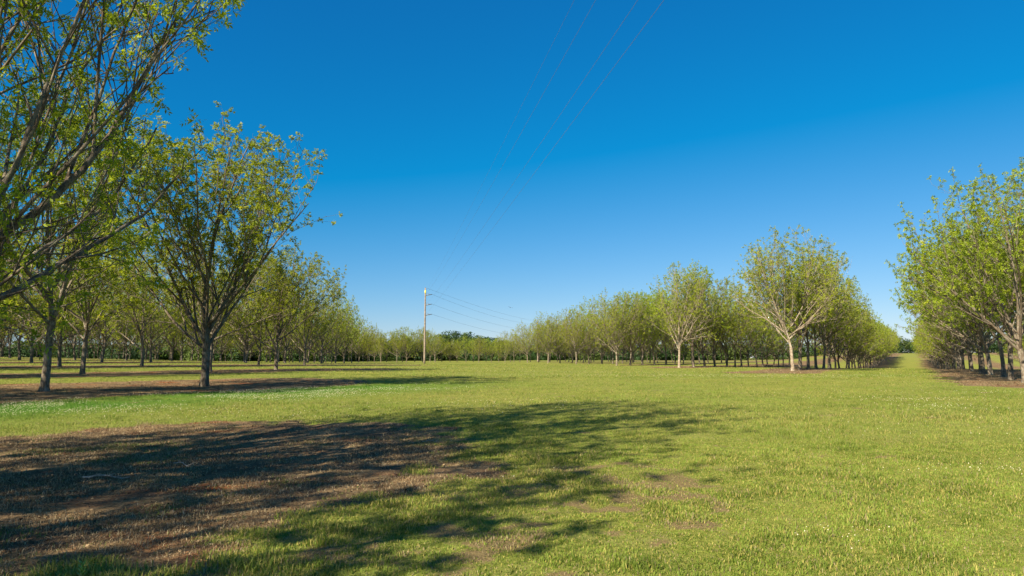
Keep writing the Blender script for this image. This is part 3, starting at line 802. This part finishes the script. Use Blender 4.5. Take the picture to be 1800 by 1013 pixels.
def wire(a, b, sag, label, rad):
    n = 60; pts = []
    for q in range(n + 1):
        t = q / n; pts.append((a[0] + (b[0] - a[0]) * t, a[1] + (b[1] - a[1]) * t, a[2] + (b[2] - a[2]) * t - 4 * sag * t * (1 - t)))
    t_ = Tubes(); t_.add(pts, [rad] * (n + 1), 5)
    o = link('power_cable', t_.mesh('power_cable'), M_WIRE)
    tag(o, label, 'cable', 'cables of the power line')
nm = ['topmost', 'second', 'third', 'lowest']
for q in range(4):
    ax = P0[0] + (0.55 if q == 0 else 0.22)
    wire((ax, P0[1], zA + ATT[q]), (PN[0] + 0.2, PN[1], ATT[q]), [2.2, 2.7, 2.6, 1.1][q], f'{nm[q]} dark cable rising from the pole across the sky overhead', 0.0062 if q else 0.005)
    wire((P0[0] + (0.55 if q == 0 else 1.75), P0[1], zA + ATT[q] + 0.05), (P2[0] + (0.55 if q == 0 else 1.75), P2[1], zB + ATT[q] + 0.05), [1.0, 1.6, 1.6, 1.6][q],
         f'{nm[q]} dark cable running from the pole away toward the far trees', 0.02)

# ------------------------------------------------------------------ gliding bird
def bird():
    import bmesh
    bm = bmesh.new()
    prof = [(-0.22, 0.01), (-0.16, 0.035), (-0.05, 0.062), (0.06, 0.058), (0.14, 0.035), (0.19, 0.034), (0.225, 0.018), (0.26, 0.003)]
    rings = []
    for x, r in prof:
        rings.append([bm.verts.new((x, r * math.cos(a), r * 0.9 * math.sin(a))) for a in [k * math.pi / 4 for k in range(8)]])
    for a, b in zip(rings, rings[1:]):
        for k in range(8): bm.faces.new((a[k], a[(k + 1) % 8], b[(k + 1) % 8], b[k]))
    for sg in (1, -1):
        secs = [(0.05, 0.10, -0.07, 0.03), (0.25, 0.12, -0.06, 0.07), (0.45, 0.08, -0.07, 0.09), (0.62, -0.02, -0.08, 0.07)]
        prev = None
        for (yy, xf, xb, z) in secs:
            cur = [bm.verts.new((xf, yy * sg, z)), bm.verts.new(((xf + xb) / 2, yy * sg, z + 0.014)), bm.verts.new((xb, yy * sg, z)), bm.verts.new(((xf + xb) / 2, yy * sg, z - 0.008))]
            if prev:
                for k in range(4): bm.faces.new((prev[k], prev[(k + 1) % 4], cur[(k + 1) % 4], cur[k]))
            prev = cur
        bm.faces.new(prev)
    t = [bm.verts.new(p) for p in ((-0.18, 0.03, 0), (-0.36, 0.07, 0.005), (-0.36, -0.07, 0.005), (-0.18, -0.03, 0), (-0.25, 0, 0.015), (-0.25, 0, -0.012))]
    for a, b in ((0, 1), (1, 2), (2, 3), (3, 0)):
        bm.faces.new((t[a], t[b], t[4])); bm.faces.new((t[b], t[a], t[5]))
    bmesh.ops.recalc_face_normals(bm, faces=bm.faces)
    me = bpy.data.meshes.new('bird'); bm.to_mesh(me); bm.free()
    D = 190.0
    o = link('bird', me, M_FEATHER, None, ((897 - 900) / F * D, D, EYE + (HZ - 541) / F * D))
    o.rotation_euler = (R(18), R(-6), R(65)); o.scale = (1.25,) * 3
    tag(o, 'small dark bird gliding in the sky right of the pole', 'bird')
bird()

# ------------------------------------------------------------------ fallen twigs and the small weeds
def stick(px, py, ln, ang, rad, label, seed):
    x, y = px2g(px, py); rg_ = random.Random(seed); t = Tubes(); p = Vector((x, y, float(gz(np.array([x]), np.array([y]))[0]) + rad + 0.015)); d = Vector((math.cos(ang), math.sin(ang), 0))
    pts = [p.copy()]; 
    for q in range(7):
        d = (d + Vector((rg_.gauss(0, .12), rg_.gauss(0, .12), 0))).normalized(); p = p + d * ln / 7
        p.z = float(gz(np.array([p.x]), np.array([p.y]))[0]) + rad + 0.012 + 0.02 * math.sin(q); pts.append(p.copy())
    t.add(pts, [rad * (1 - 0.09 * q) for q in range(8)], 7)
    for f in (2, 4, 5):
        b = pts[f]; dd = (Matrix.Rotation(rg_.choice((-1, 1)) * 0.7, 3, 'Z') @ d); t.add([b, b + dd * ln * 0.16 + Vector((0, 0, .03)), b + dd * ln * 0.3 + Vector((0, 0, .05))], [rad * .5, rad * .35, rad * .15], 5)
    o = link('fallen_branch', t.mesh('fallen_branch'), M_TWIG); tag(o, label, 'branch', 'dead branches on the soil')
stick(163, 836, 0.62, -0.25, 0.017, 'pale bare branch lying on the shaded brown soil at left', 3)
stick(318, 812, 0.42, -0.6, 0.010, 'thin curved twig on the brown soil, right of the pale branch', 4)
stick(745, 775, 0.35, 0.1, 0.007, 'thin twig at the far right tip of the near soil patch', 6)
def weed(px, py, h, label, seed):
    x, y = px2g(px, py); z = float(gz(np.array([x]), np.array([y]))[0]); rs = np.random.RandomState(seed)
    r = empty('weed', (x, y, z - 0.01)); tag(r, label, 'weed')
    t = Tubes(); t.add([(0, 0, 0), (0.005, 0, h * .5), (0.0, 0.004, h * .95)], [0.004, 0.0035, 0.002], 6); link('stem', t.mesh('stem'), M_GREEN, r)
    V = []
    for q in range(26):
        zz = h * (0.25 + 0.75 * q / 26); a = q * 2.4; l = 0.055 * (1.1 - 0.4 * q / 26)
        d = np.array([math.cos(a), math.sin(a), 0.9]); d /= np.linalg.norm(d); sd = np.array([-math.sin(a), math.cos(a), 0]) * 0.008; b = np.array([0, 0, zz])
        V += [b, b + d * l * .5 + sd, b + d * l, b + d * l * .5 - sd]
    me = mesh_np('foliage', np.array(V), np.arange(len(V)), np.full(len(V) // 4, 4)); link('foliage', me, M_GREEN, r)
M_GREEN = plain('weed_green', (0.20, 0.33, 0.05), 0.55)
weed(171, 1006, 0.15, 'bright green leafy weed upright in dry grass at bottom left', 1)
